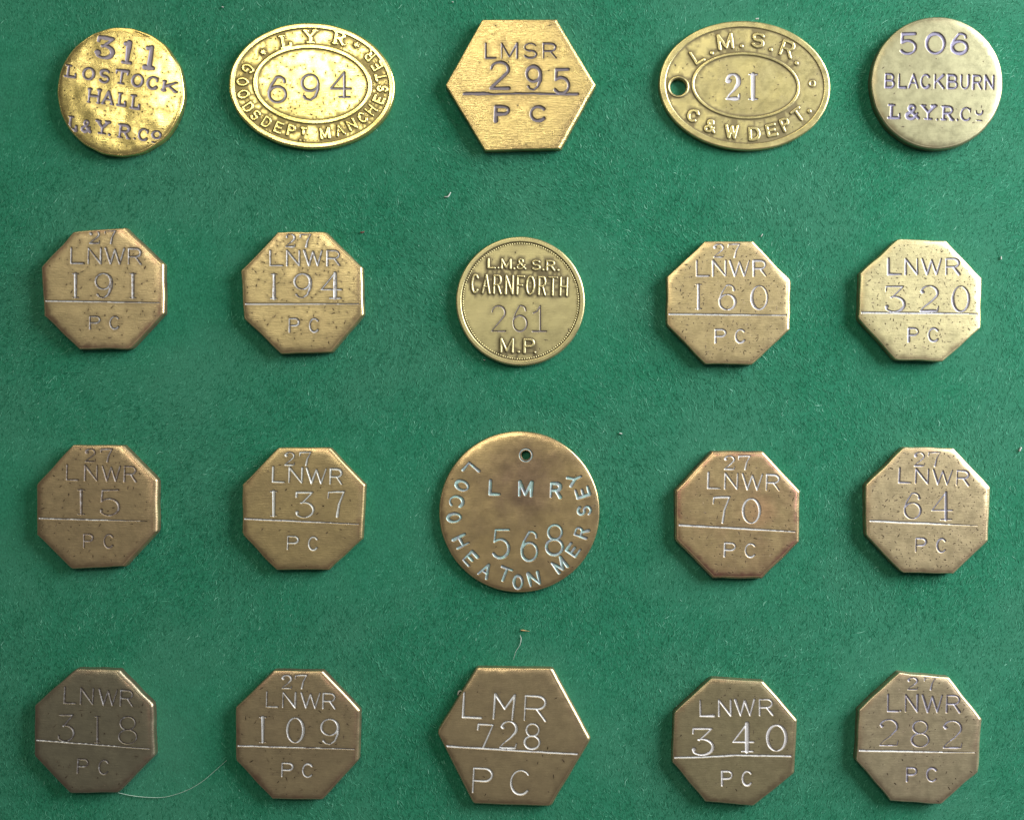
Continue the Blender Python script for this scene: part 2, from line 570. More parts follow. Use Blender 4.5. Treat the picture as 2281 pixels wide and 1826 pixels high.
def build(tok, name, label, cat, group, mats, b0=3.0, b1=3.5, bdir=20, dome=0.0, dents=60, rim=0.0, rim_h=1.5,
          wob=0.5, bv=None, pillow=.30, edge_amt=1.0, dirt_band=0.0, notch=None):
    tok.b0, tok.b1, tok.bdir = b0, b1, math.radians(bdir)
    n0 = 180 if tok.kind == 'oval' else tok.ni * 20
    tok.wobble = True
    tok.wob = smooth_noise(n0, 22, wob)
    Hh = tok.h
    s = (1 - Hh / D)
    c = tok.c
    root = bpy.data.objects.new(name, None)
    root.empty_display_size = 0.01
    COL.objects.link(root)
    root.location = ((c[0] - W / 2) * K * s, (H / 2 - c[1]) * K * s, 0)
    root['label'], root['category'] = label, cat
    if group:
        root['group'] = group

    def loc(x, y, z):
        return ((x - c[0]) * K * s, -(y - c[1]) * K * s, z * K)

    inner = tok.loop(1.0)
    bx0, by0 = inner[:, 0].min() - 3, inner[:, 1].min() - 3
    nx, ny = int(inner[:, 0].max() + 3 - bx0) + 2, int(inner[:, 1].max() + 3 - by0) + 2
    gx, gy = np.meshgrid(bx0 + np.arange(nx), by0 + np.arange(ny))
    # distance inside the outline
    P2 = inner[:, :2]
    if tok.kind == 'oval':
        th = math.radians(tok.rot)
        cx, cy = P2.mean(0)
        u = (gx - cx) * math.cos(th) + (gy - cy) * math.sin(th)
        v = -(gx - cx) * math.sin(th) + (gy - cy) * math.cos(th)
        a, b = tok.rx - b0, tok.ry - b0
        q = np.sqrt((u / a) ** 2 + (v / b) ** 2) + 1e-9
        gl = np.sqrt((u / a ** 2) ** 2 + (v / b ** 2) ** 2) / q + 1e-9
        E = (1 - q) / gl * 1.0
    else:
        E = np.full(gx.shape, 1e9)
        m = len(P2)
        for i in range(0, m, 20):
            p0, p1 = P2[i + 8], P2[i + 16]
            nn = inner[i + 12, 2:]
            E = np.minimum(E, -((gx - p0[0]) * nn[0] + (gy - p0[1]) * nn[1]))
    F = np.full(gx.shape, 6.0)
    ID = -np.ones(gx.shape, int)
    G = list(tok.g)
    for gi, g in enumerate(G):
        for (p, q) in g['segs']:
            rr = max(p[2], q[2])
            x0 = max(0, int(min(p[0], q[0]) - rr - 6 - bx0)); x1 = min(nx, int(max(p[0], q[0]) + rr + 7 - bx0))
            y0 = max(0, int(min(p[1], q[1]) - rr - 6 - by0)); y1 = min(ny, int(max(p[1], q[1]) + rr + 7 - by0))
            if x1 <= x0 or y1 <= y0:
                continue
            X, Y = gx[y0:y1, x0:x1], gy[y0:y1, x0:x1]
            dx, dy = q[0] - p[0], q[1] - p[1]
            L2 = dx * dx + dy * dy + 1e-9
            t = np.clip(((X - p[0]) * dx + (Y - p[1]) * dy) / L2, 0, 1)
            d = np.hypot(X - p[0] - t * dx, Y - p[1] - t * dy) - (p[2] + t * (q[2] - p[2]))
            sub = F[y0:y1, x0:x1]
            mk = d < sub
            sub[mk] = d[mk]
            ID[y0:y1, x0:x1][mk] = gi
    if rim > 0:
        G.append(dict(name='rim', sign=1, mat='brass', depth=rim_h))
        d = E - rim
        mk = d < F
        F[mk] = d[mk]
        ID[mk] = len(G) - 1
    else:
        F = np.maximum(F, 1.3 - E)       # struck marks stop short of the edge
    F = np.maximum(F, -6)
    GY, GX = np.gradient(F)
    gl = np.hypot(GX, GY) + 1e-6
    GX, GY = GX / gl, GY / gl
    pts, edges = [], []
    for i, p in enumerate(P2):
        pts.append((p[0], p[1]))
        edges.append((i, (i + 1) % len(P2)))
    nb = len(P2)
    inside = E > 1.2
    for lev in LEVELS:
        cp, sg = contour(F.copy(), lev)
        if not len(cp):
            continue
        px, py = cp[:, 0] + bx0, cp[:, 1] + by0
        ok = E[np.clip(np.round(cp[:, 1]).astype(int), 0, ny - 1), np.clip(np.round(cp[:, 0]).astype(int), 0, nx - 1)] > 0.9
        mp = {}
        for i in np.nonzero(ok)[0]:
            mp[int(i)] = len(pts)
            pts.append((px[i], py[i]))
        edges += [(mp[a], mp[b]) for a, b in sg if a in mp and b in mp and a != b]
    # holes
    hole_loops = []
    for (hx, hy, hr) in tok.holes:
        st = len(pts)
        for i in range(36):
            a = 2 * math.pi * i / 36
            pts.append((hx + hr * math.cos(a), hy + hr * math.sin(a)))
            edges.append((st + i, st + (i + 1) % 36))
        hole_loops.append((hx, hy, hr))
    far = (F > 3.2) & (E > 3)
    for (hx, hy, hr) in tok.holes:
        far &= np.hypot(gx - hx, gy - hy) > hr + 3
    # sparse interior points
    for j in range(4, ny, 9):
        for i in range(4, nx, 9):
            jj, ii = min(ny - 1, max(0, j + random.randint(-3, 3))), min(nx - 1, max(0, i + random.randint(-3, 3)))
            if far[jj, ii]:
                pts.append((gx[jj, ii] + .1, gy[jj, ii] + .13))
    # nicks and pits
    nick = {}
    cand = np.argwhere(far & (F > 4.2) & (E > 5))
    used = []
    if dents and len(cand):
        pref = RNG.uniform(0, 2 * math.pi)
        for _ in range(int(dents * 1.5)):
            jj, ii = cand[RNG.integers(len(cand))]
            x, y = gx[jj, ii] + .37, gy[jj, ii] + .41
            if any((x - a) ** 2 + (y - b) ** 2 < 60 for a, b in used[-60:]):
                continue
            used.append((x, y))
            l = float(RNG.choice([.9, 1.8, 3.0, 4.4], p=[.35, .3, .25, .1]))
            wd = float(RNG.uniform(1.2, 1.9))
            a = pref + RNG.normal() * 1.1
            ca, sa = math.cos(a), math.sin(a)
            st = len(pts)
            for (u, v, cen) in ((-l, 0, 1), (l, 0, 1), (-l - 1, 0, 0), (l + 1, 0, 0), (-l * .4, wd, 0), (l * .4, wd, 0), (-l * .4, -wd, 0), (l * .4, -wd, 0)):
                nick[len(pts)] = cen * float(RNG.uniform(.7, 1.7)) + (1 - cen) * .30
                pts.append((x + u * ca - v * sa, y + u * sa + v * ca))
            edges.append((st, st + 1))
            for a_, b_ in ((2, 4), (4, 5), (5, 3), (3, 7), (7, 6), (6, 2)):
                edges.append((st + a_, st + b_))
    V, _, T, ov, _, _ = delaunay_2d_cdt([Vector(p) for p in pts], edges, [], 0, 1e-5, True)
    V = np.array([(v.x, v.y) for v in V])
    T = np.array([t for t in T if len(t) == 3])

    def samp(A, x, y):
        u, v = np.clip(x - bx0, 0, nx - 1.001), np.clip(y - by0, 0, ny - 1.001)
        i, j = u.astype(int), v.astype(int)
        fu, fv = u - i, v - j
        return A[j, i] * (1 - fu) * (1 - fv) + A[j, i + 1] * fu * (1 - fv) + A[j + 1, i] * (1 - fu) * fv + A[j + 1, i + 1] * fu * fv

    cen = V[T].mean(1)
    # inside the inner loop?
    def inpoly(p, poly):
        x, y = p[:, 0], p[:, 1]
        r = np.zeros(len(p), bool)
        k = len(poly)
        for i in range(k):
            x1, y1 = poly[i - 1]; x2, y2 = poly[i]
            if y1 == y2:
                continue
            cond = ((y1 > y) != (y2 > y)) & (x < (x2 - x1) * (y - y1) / (y2 - y1) + x1)
            r ^= cond
        return r
    keep = inpoly(cen, P2)
    for (hx, hy, hr) in tok.holes:
        keep &= np.hypot(cen[:, 0] - hx, cen[:, 1] - hy) > hr * .995
    T, cen = T[keep], cen[keep]
    # consistent winding: photo y is down, so positive photo area = clockwise in world
    a, b, d = V[T[:, 0]], V[T[:, 1]], V[T[:, 2]]
    ar = (b[:, 0] - a[:, 0]) * (d[:, 1] - a[:, 1]) - (b[:, 1] - a[:, 1]) * (d[:, 0] - a[:, 0])
    T[ar > 0] = T[ar > 0][:, ::-1]
    fc = samp(F, cen[:, 0], cen[:, 1])
    ci = ID[np.clip(np.round(cen[:, 1] - by0).astype(int), 0, ny - 1), np.clip(np.round(cen[:, 0] - bx0).astype(int), 0, nx - 1)]
    owner = np.where((fc < 0) & (ci >= 0), ci, -1)
    f = samp(F, V[:, 0], V[:, 1])
    vx_, vy_ = samp(GX, V[:, 0], V[:, 1]), samp(GY, V[:, 0], V[:, 1])
    vid = ID[np.clip(np.round(V[:, 1] - by0).astype(int), 0, ny - 1), np.clip(np.round(V[:, 0] - bx0).astype(int), 0, nx - 1)]
    sg = np.array([G[i]['sign'] if i >= 0 else -1 for i in vid])
    dp = np.array([G[i]['depth'] if i >= 0 else 0 for i in vid], float)
    prof = np.interp(f, [-2.4, -1.1, 0, 1.6], [1.0, .8, .16, 0])
    rho2 = ((V[:, 0] - c[0]) ** 2 + (V[:, 1] - c[1]) ** 2) / tok.R ** 2
    z = Hh + dome * (1 - rho2) + sg * dp * prof
    if rim > 0:
        pass
    nd = np.zeros(len(V))
    dirt = np.zeros(len(V))
    for vi, src in enumerate(ov):
        for q in src:
            if q in nick:
                nd[vi] = nick[q]
    z -= np.clip(nd - .3, 0, .7) * .7
    dirt += nd
    # grime gathered along raised features and around struck ones
    near = np.clip(1 - np.abs(f - 0.6) / np.where(sg > 0, 4.6, 2.2), 0, 1)
    dirt = np.maximum(dirt, np.where(sg > 0, near * (.95 if dirt_band else .5), near * .6) * (f > -0.8))
    dirt = np.where((rim > 0) & (f < -0.5) & (sg > 0), 0.0, dirt)
    domn = 2 * dome / tok.R ** 2
    bn = np.stack([(V[:, 0] - c[0]) * domn, -(V[:, 1] - c[1]) * domn, np.ones(len(V))], 1)
    Sb = .55 * np.clip(1 - f / 1.6, 0, 1)
    Ev = samp(E, V[:, 0], V[:, 1])
    rad = (V - c) / (np.linalg.norm(V - c, axis=1)[:, None] + 1e-6)
    pil = pillow * np.exp(-np.maximum(Ev, 0) / 5) * (0 if rim > 0 else 1)
    bn[:, 0] += rad[:, 0] * pil
    bn[:, 1] -= rad[:, 1] * pil
    body_n = bn.copy()
    body_n[:, 0] += sg * vx_ * Sb
    body_n[:, 1] -= sg * vy_ * Sb
    Sg = np.clip(1.25 * (1 + f / 2.4), 0, 1.25) * np.clip(dp / 2.0, .4, 1)
    gn = bn.copy()
    gn[:, 0] += sg * vx_ * Sg
    gn[:, 1] -= sg * vy_ * Sg
    jit = np.clip(nd - .3, 0, 1)[:, None] * RNG.normal(size=(len(V), 3)) * .35
    body_n += jit * [1, 1, 0]
    body_n /= np.linalg.norm(body_n, axis=1)[:, None]
    gn /= np.linalg.norm(gn, axis=1)[:, None]
    if rim > 0:   # rim is joined to the bevel: its outermost points follow the boundary loop
        pass

    # ---- body: top face + bevel + wall + underside
    BT = T[owner < 0]
    verts = [loc(V[i, 0], V[i, 1], z[i]) for i in range(len(V))]
    norms = list(body_n)
    dl = list(dirt)
    el = [0.0] * len(V)
    el = list(.8 * np.exp(-np.maximum(Ev, 0) / 4.5)) if rim <= 0 else el
    faces = [tuple(int(q) for q in t) for t in BT]
    topz = Hh + (rim_h if rim > 0 else 0)
    bvh = bv if bv else None
    loops = []
    for t in (90, 68, 45, 22, 0):
        fi = 1 - math.cos(math.radians(t))
        lp = tok.loop(fi)
        base = len(verts)
        for i, (x, y, nx_, ny_) in enumerate(lp):
            bb = tok.bev(math.atan2(-ny_, nx_)) * .85
            zz = topz - bb + bb * math.sin(math.radians(t))
            r2 = ((x - c[0]) ** 2 + (y - c[1]) ** 2) / tok.R ** 2
            zz += dome * (1 - r2)
            verts.append(loc(x, y, zz))
            ct, stt = math.cos(math.radians(t)), math.sin(math.radians(t))
            norms.append(np.array([nx_ * ct, -ny_ * ct, stt + 1e-3]))
            dl.append(0.0)
            el.append(0.12 + .6 * (1 - t / 90))
        loops.append(base)
    lp = tok.loop(0)
    for zz, nz in ((Hh * .35, 0.0), (0.6, -.3)):
        base = len(verts)
        for (x, y, nx_, ny_) in lp:
            verts.append(loc(x + nx_ * .4, y + ny_ * .4, zz))
            norms.append(np.array([nx_, -ny_, nz]))
            dl.append(.25)
            el.append(1.0)
        loops.append(base)
    m = len(lp)
    flip = tok.kind == 'oval' or True
    # orientation of the loop
    ar = 0
    for i in range(m):
        ar += lp[i - 1][0] * lp[i][1] - lp[i][0] * lp[i - 1][1]
    for a_, b_ in zip(loops[:-1], loops[1:]):
        for i in range(m):
            j = (i + 1) % m
            q = (a_ + i, a_ + j, b_ + j, b_ + i)
            faces.append(q if ar > 0 else q[::-1])
    # hole walls
    for (hx, hy, hr) in tok.holes:
        rings = []
        for (rr, zz, t) in ((hr, Hh + dome * .2, 80), (hr - .8, Hh - .8, 20), (hr - .9, 0.2, 0)):
            base = len(verts)
            for i in range(36):
                a = 2 * math.pi * i / 36
                verts.append(loc(hx + rr * math.cos(a), hy + rr * math.sin(a), zz))
                ct = math.cos(math.radians(t))
                norms.append(np.array([-math.cos(a) * ct, math.sin(a) * ct, math.sin(math.radians(t)) + 1e-3]))
                dl.append(.35)
                el.append(.5)
            rings.append(base)
        for a_, b_ in zip(rings[:-1], rings[1:]):
            for i in range(36):
                j = (i + 1) % 36
                faces.append((a_ + i, b_ + i, b_ + j, a_ + j))
    el = [e * edge_amt for e in el]
    usedv = sorted({q for fc_ in faces for q in fc_})
    rm = {q: i for i, q in enumerate(usedv)}
    mesh_obj('body', [verts[q] for q in usedv], [tuple(rm[q] for q in fc_) for fc_ in faces],
             [norms[q] / (np.linalg.norm(norms[q]) + 1e-9) for q in usedv], mats['brass'], root,
             {'dirt': [dl[q] for q in usedv], 'edge': [el[q] for q in usedv]})
    for gi, g in enumerate(G):
        tt = T[owner == gi]
        if not len(tt):
            continue
        uv = np.unique(tt)
        rm = {int(q): i for i, q in enumerate(uv)}
        mesh_obj(g['name'], [verts[int(q)] for q in uv], [tuple(rm[int(q)] for q in t) for t in tt],
                 [gn[q] for q in uv], mats[g['mat']], root,
                 {'dirt': [dirt[q] * (.6 if g['sign'] > 0 else 1) for q in uv], 'edge': [0.0] * len(uv)})
    return root


# ------------------------------------------------------------------ the felt
fm, nt, b = new_mat('green_felt')
tc = nt.nodes.new('ShaderNodeTexCoord')
v = tc.outputs['Object']
mpf = nt.nodes.new('ShaderNodeMapping')
mpf.inputs['Scale'].default_value = (1, .6, 1)
nt.links.new(v, mpf.inputs['Vector'])
fine = noise(nt, mpf.outputs[0], 1 / (3.6 * K), 3, .7, 0)
mid = noise(nt, v, 1 / (30 * K), 3, .6)
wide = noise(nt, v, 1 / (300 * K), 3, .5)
c = mixc(nt, ramp(nt, fine, .3, .7), (0.007, 0.115, 0.060), (0.022, 0.200, 0.112))
c = mixc(nt, ramp(nt, mid, .35, .7, 0, .3), c, (0.035, 0.235, 0.15))
c = mixc(nt, ramp(nt, wide, .38, .66, 0, .4), c, (0.055, 0.20, 0.135))  # broad pale patches: veiling glare painted into the felt colour
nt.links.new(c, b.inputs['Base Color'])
b.inputs['Roughness'].default_value = .95
b.inputs['Specular IOR Level'].default_value = .15
b.inputs['Sheen Weight'].default_value = .25
b.inputs['Sheen Roughness'].default_value = .5
b.inputs['Sheen Tint'].default_value = (.55, .9, .8, 1)
nf = bump(nt, fine, .55 * K)
nt.links.new(nf, b.inputs['Normal'])

nxq, nyq = 60, 48
xs = np.linspace(-1700, 1700, nxq) * K
ys = np.linspace(-1400, 1400, nyq) * K
vv = [(x, y, float(.9 * K * math.sin(x * 61 + 1) * math.sin(y * 53))) for y in ys for x in xs]
ff = [(j * nxq + i, j * nxq + i + 1, (j + 1) * nxq + i + 1, (j + 1) * nxq + i) for j in range(nyq - 1) for i in range(nxq - 1)]
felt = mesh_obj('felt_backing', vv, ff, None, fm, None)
felt['kind'] = 'structure'

# loose wool fibres raised from the felt
fib, nt, b = new_mat('wool_fibre')
a = attr(nt, 'tone')
c = mixc(nt, ramp(nt, a, .15, .95), (0.008, 0.135, 0.073), (0.105, 0.415, 0.28))
c = mixc(nt, ramp(nt, a, .93, 1.0), c, (.24, .58, .45))
nt.links.new(c, b.inputs['Base Color'])
b.inputs['Roughness'].default_value = .8
b.inputs['Specular IOR Level'].default_value = .2
nF = 180000
x = RNG.uniform(-1250, 1250, nF)
y = RNG.uniform(-1010, 1010, nF)
flow = np.sin(x / 310 + 1.3) * .35 + np.sin(y / 270 + x / 500) * .4 + np.sin(x / 97 + y / 71) * .2
ang = math.pi / 2 + flow - .1 + RNG.normal(size=nF) * .45
ln_ = RNG.gamma(3.0, 2.0, nF) + 2
wd = RNG.uniform(.3, .75, nF)
bend = RNG.normal(size=nF) * .5
z0 = RNG.uniform(.08, .5, nF)
z1 = z0 + RNG.uniform(-.1, .45, nF)
cl = np.sin(x / 23 + np.sin(y / 31) * 2) * np.sin(y / 37 + np.sin(x / 41) * 2)
tone = np.clip(RNG.normal(.42, .2, nF) + .13 * cl, 0, 1)
P = np.zeros((nF, 6, 3))
for k_, (t, wf) in enumerate(((0, .5), (.5, 1), (1, .3))):
    aa = ang + bend * (t - .5)
    cx_ = x + np.cos(aa) * ln_ * (t - .5)
    cy_ = y + np.sin(aa) * ln_ * (t - .5)
    zz = z0 + (z1 - z0) * (1 - abs(2 * t - 1)) + .3 * t
    for m_, sgn in enumerate((-1, 1)):
        P[:, k_ * 2 + m_] = np.stack([cx_ - np.sin(aa) * wd * wf * sgn, cy_ + np.cos(aa) * wd * wf * sgn, zz], 1)
P *= K
base = (np.arange(nF) * 6)[:, None]
quads = np.concatenate([base + [0, 1, 3, 2], base + [2, 3, 5, 4]], 0)
me = bpy.data.meshes.new('wool_nap')
me.vertices.add(nF * 6)
me.vertices.foreach_set('co', P.reshape(-1).astype(np.float32))
me.loops.add(len(quads) * 4)
me.loops.foreach_set('vertex_index', quads.reshape(-1).astype(np.int32))
me.polygons.add(len(quads))
me.polygons.foreach_set('loop_start', (np.arange(len(quads)) * 4).astype(np.int32))
me.update(calc_edges=True)
at = me.attributes.new('tone', 'FLOAT', 'POINT')
at.data.foreach_set('value', np.repeat(tone, 6).astype(np.float32))
me.materials.append(fib)
nap = bpy.data.objects.new('wool_nap', me)
COL.objects.link(nap)
nap['kind'] = 'stuff'
nap['label'] = 'fine green wool fibres standing up from the felt backing'
nap['category'] = 'felt nap'

# ------------------------------------------------------------------ tokens
RES_PALE = dict(col=(.66, .68, .78), dark=(.22, .18, .16))
RES_DARK = dict(col=(.30, .27, .36), dark=(.13, .10, .11))


def mats(seed, res=RES_PALE, line=None, worn=.3, **kw):
    r = {'brass': brass('brass', seed, **kw)}
    r['res'] = residue('struck_mark', seed, res['col'], res['dark'], worn)
    ln2 = line or dict(col=(.66, .68, .76), dark=(.30, .27, .28))
    r['line'] = residue('scribed_line', seed + 3, ln2['col'], ln2['dark'], .3)
    return r


OCT = 'octagonal brass pay checks'
T = Tok

# --- row 1 ---
t = T((80, 0, 400), 18)
t.oval(815, 882, 612, 619)
for ch, x, y, w, h, r in (('3', 668, 465, 195, 232, 8), ('1', 882, 510, 120, 232, 8), ('1', 1097, 555, 125, 240, 8)):
    t.put(ch, x, y, w, h, 40, r, 'slab')
for ch, x, y, w, h in (('L', 335, 688, 125, 130), ('O', 508, 713, 125, 132), ('S', 662, 737, 112, 142), ('T', 825, 745, 135, 148),
                       ('O', 978, 778, 122, 138), ('C', 1125, 802, 122, 138), ('K', 1290, 835, 140, 112)):
    t.put(ch, x, y, w, h, 25, 8, 'slab')
for ch, x, y, w, h in (('H', 560, 927, 118, 150), ('A', 695, 945, 122, 140), ('L', 825, 960, 100, 138), ('L', 955, 985, 108, 145)):
    t.put(ch, x, y, w, h, 25, 6, 'slab')
for ch, x, y, w, h, p in (('L', 350, 1188, 110, 148, 27), ('&', 485, 1215, 108, 132, 27), ('Y', 640, 1228, 135, 142, 27), ('.', 706, 1298, 9, 9, 26),
                          ('R', 845, 1267, 130, 145, 25), ('.', 948, 1335, 9, 9, 20), ('C', 1035, 1297, 112, 130, 23), ('O', 1160, 1298, 100, 92, 22)):
    t.put(ch, x, y, w, h, p, 8, 'slab')
t.line([(1118, 1368, 14), (1170, 1380, 14)], mat='res', name='underline')
t.line([(955, 292, 26), (1010, 330, 40), (1085, 345, 22)], mat='brass', name='edge_dent', depth=2.5)
build(t, 'round_token', 'polished gold round brass token struck 311 LOSTOCK HALL with a dented upper edge', 'token', 'round brass tokens',
      mats(1, RES_DARK, rough=.23, base=(.92, .72, .30), tarnish=.3, lumps=.8, fine=.22, worn=.1), b0=4, b1=1.5, dome=1.5, dents=110, wob=1.2)

t = T((490, 0, 400), 13)
t.oval(882, 828, 800, 606, 3)
t.ring(888, 815, 552, 362, 3, 42)
for ch, x, y, w, h, r in (('L', 625, 405, 130, 150, -12), ('Y', 868, 357, 138, 150, 0), ('R', 1142, 370, 135, 150, 9)):
    t.put(ch, x, y, w, h, 36, r, 'slab', 1, 'brass', 1.6)
t.put('*', 412, 505, 100, 100, 26, 0, sign=1, mat='brass', depth=1.5)
t.put('*', 1310, 435, 100, 100, 26, 0, sign=1, mat='brass', depth=1.5)
for ch, x, y, w, h in (('G', 268, 665, 92, 132), ('O', 215, 790, 92, 128), ('O', 225, 910, 92, 122), ('D', 272, 1035, 88, 120), ('S', 340, 1112, 84, 118),
                       ('D', 447, 1178, 92, 118), ('E', 562, 1230, 82, 118), ('P', 685, 1260, 84, 118), ('T', 800, 1265, 60, 84),
                       ('M', 1008, 1285, 100, 118), ('A', 1150, 1255, 98, 118), ('N', 1262, 1200, 92, 118), ('C', 1370, 1135, 86, 118),
                       ('H', 1450, 1060, 86, 118), ('E', 1525, 960, 80, 118), ('S', 1560, 858, 76, 116), ('T', 1545, 745, 82, 122),
                       ('E', 1510, 640, 80, 118), ('R', 1440, 540, 84, 118)):
    nxx, nyy = -(x - 888) / 690 ** 2, -(y - 822) / 500 ** 2
    r = math.degrees(math.atan2(nxx, -nyy))
    t.put(ch, x, y, w, h, 27, r, 'sans', 1, 'brass', 1.5)
t.put('.', 768, 1352, 9, 9, 22, sign=1, mat='brass', depth=1.2)
t.put('.', 805, 1355, 9, 9, 22, sign=1, mat='brass', depth=1.2)
for ch, a, b_, y0, y1 in (('6', 458, 650, 732, 1000), ('9', 778, 965, 712, 980), ('4', 1055, 1268, 690, 950)):
    t.put(ch, (a + b_) / 2, (y0 + y1) / 2, b_ - a, y1 - y0, 24, 0, 'numeral', depth=1.8)
build(t, 'oval_token', 'bright gold oval brass token with raised GOODS DEPT MANCHESTER lettering round number 694', 'token', 'oval brass tokens',
      mats(2, dict(col=(.33, .31, .38), dark=(.2, .17, .18)), rough=.24, base=(.92, .75, .31), tarnish=.25, lumps=.6, fine=.2, worn=.1),
      b0=5, b1=1, dome=2.5, dents=120, rim=8, rim_h=1.4, dirt_band=1)

t = T((960, 0, 400), 20)
t.poly([(492, 190), (1215, 188), (1592, 818), (1250, 1432), (520, 1450), (138, 820)], 5)
t.row('LMSR', [(518, 632), (672, 836), (884, 1026), (1072, 1210)], 415, 572, 17)
t.put('2', 662, 729, 202, 282, 30, 0, 'sans')
t.put('9', 988, 757, 168, 255, 30, 0, 'sans')
t.put('5', 1258, 785, 168, 258, 30, 0, 'sans')
t.line([(318, 905, 30), (520, 905, 34), (600, 912, 18), (850, 905, 18), (1050, 906, 22), (1200, 912, 20), (1410, 908, 30)], mat='res')
t.row('PC', [(606, 768), (944, 1120)], 1014, 1182, 33)
build(t, 'hexagonal_token', 'gold hexagonal brass token scored with fine horizontal scratches, struck LMSR 295', 'token', 'hexagonal brass tokens',
      mats(3, dict(col=(.19, .17, .22), dark=(.12, .10, .12)), rough=.30, base=(.78, .59, .29), tarnish=.4, lumps=.35, streak=.8, fine=.12, worn=0),
      b0=3.5, b1=9, bdir=0, dents=6, dome=3.0, pillow=.12)

t = T((1450, 0, 400), 12)
t.oval(902, 825, 826, 622, 3)
t.ring(908, 828, 508, 308, 3, 30)
t.holes.append((*t.P(262, 838), 82 * t.k))
t.ring(262, 838, 94, 94, 0, 18, name='hole_collar', depth=1.2)
for ch, x, y, w, h, r in (('L', 440, 545, 112, 158, -32), ('M', 712, 405, 158, 165, -8), ('S', 1028, 392, 140, 155, 8), ('R', 1310, 475, 140, 172, 20)):
    t.put(ch, x, y, w, h, 34, r, 'sans', 1, 'brass', 1.8)
for x, y in ((582, 515), (870, 447), (1150, 482), (1397, 612), (1522, 1073)):
    t.put('.', x, y, 9, 9, 42, sign=1, mat='brass', depth=1.5)
t.ring(1548, 806, 26, 26, 0, 18, name='stud', depth=1.0)
for ch, x, y, w, h, r in (('C', 405, 1116, 122, 136, 28), ('&', 568, 1217, 122, 140, 14), ('W', 772, 1270, 140, 145, 3), ('D', 990, 1290, 122, 142, -2),
                          ('E', 1155, 1255, 108, 132, -14), ('P', 1290, 1200, 100, 140, -24), ('T', 1412, 1108, 120, 140, -36)):
    t.put(ch, x, y, w, h, 33, r, 'sans', 1, 'brass', 1.8)
t.put('2', 790, 835, 156, 268, 34, 0, 'engraved')
t.put('1', 983, 838, 110, 268, 32, 0, 'engraved')
build(t, 'oval_token', 'olive gold oval brass token with a punched hole at left and number 21', 'token', 'oval brass tokens',
      mats(4, dict(col=(.60, .60, .72), dark=(.3, .27, .3)), rough=.33, base=(.74, .62, .33), tarn=(.5, .42, .28), tarnish=.5, lumps=.5, fine=.2, worn=.1),
      b0=4, b1=1, dome=1.2, dents=35, rim=11, rim_h=1.5, dirt_band=1)

t = T((1881, 0, 400), 20)
t.oval(893, 800, 636, 637)
t.row('506', [(528, 702), (775, 975), (1018, 1197)], 312, 532, 30, style='sans')
t.row('BLACKBURN', [(386, 487), (514, 600), (608, 718), (728, 832), (858, 965), (986, 1092), (1112, 1203), (1228, 1328), (1344, 1442)],
      704, 852, 22, slope=.018)
for ch, a, b_, y0, y1, p in (('L', 412, 545, 998, 1150, 30), ('&', 582, 728, 1002, 1158, 30), ('Y', 732, 880, 1005, 1160, 28), ('R', 922, 1052, 1015, 1165, 26),
                             ('C', 1112, 1226, 1030, 1170, 20)):
    t.put(ch, (a + b_) / 2, (y0 + y1) / 2, b_ - a, y1 - y0, p, 2, 'slab')
t.put('.', 890, 1152, 9, 9, 24)
t.put('.', 1085, 1155, 9, 9, 24)
t.put('o', 1295, 1075, 78, 76, 16)
t.line([(1270, 1160, 11), (1318, 1162, 11)], mat='res', name='underline')
build(t, 'round_token', 'smooth pale round brass token struck 506 BLACKBURN, with clean shiny edge', 'token', 'round brass tokens',
      mats(5, dict(col=(.27, .26, .42), dark=(.18, .16, .24)), rough=.40, base=(.46, .42, .29), tarn=(.39, .35, .24), tarnish=.4, lumps=.25, fine=.1, worn=.1),
      b0=4.5, b1=4, bdir=-20, dome=1.0, dents=8)

# --- row 2 ---
def octagon(crop, pts, label, seed, two7, lnwr, num, line, pc, res=RES_PALE, worn=.3, pen=20, npen=22, height=20, rc=8,
            lw=22, taper=.5, style='engraved', b1=5.5, bdir=15, dents=70, extra=None, red=.25, wob=1.0, b0=3.2, **kw):
    t = T(crop, height)
    t.poly(pts, rc)
    if two7:
        (a, b_), (c_, d_), y0, y1 = two7
        t.put('2', (a + b_) / 2, (y0 + y1) / 2, b_ - a, y1 - y0, 17, 0, 'engraved', depth=1.6)
        t.put('7', (c_ + d_) / 2, (y0 + y1) / 2, d_ - c_, y1 - y0, 17, 0, 'engraved', depth=1.6)
    xs_, y0, y1, sl = lnwr
    t.row('LNWR', xs_, y0, y1, pen, slope=sl)
    for ch, a, b_, y0, y1 in num:
        t.put(ch, (a + b_) / 2, (y0 + y1) / 2, b_ - a, y1 - y0, npen, 0, style)
    if len(line) == 2:
        (xa, ya), (xb, yb) = line
        m = .55
        lw *= .86
        line = [(xa, ya, lw), (xa + (xb - xa) * m, ya + (yb - ya) * m, lw * .9), (xb, yb, lw * (1 - taper))]
    else:
        line = [(x_, y_, lw) for x_, y_ in line]
    t.line(line)
    xs_, y0, y1, sl = pc
    t.row('PC', xs_, y0, y1, pen, slope=sl)
    if extra:
        extra(t)
    return build(t, 'octagonal_token', label, 'token', OCT, mats(seed, res, worn=worn, red=red, **kw), b0=b0, b1=b1, bdir=bdir,
                 dents=dents, wob=wob)


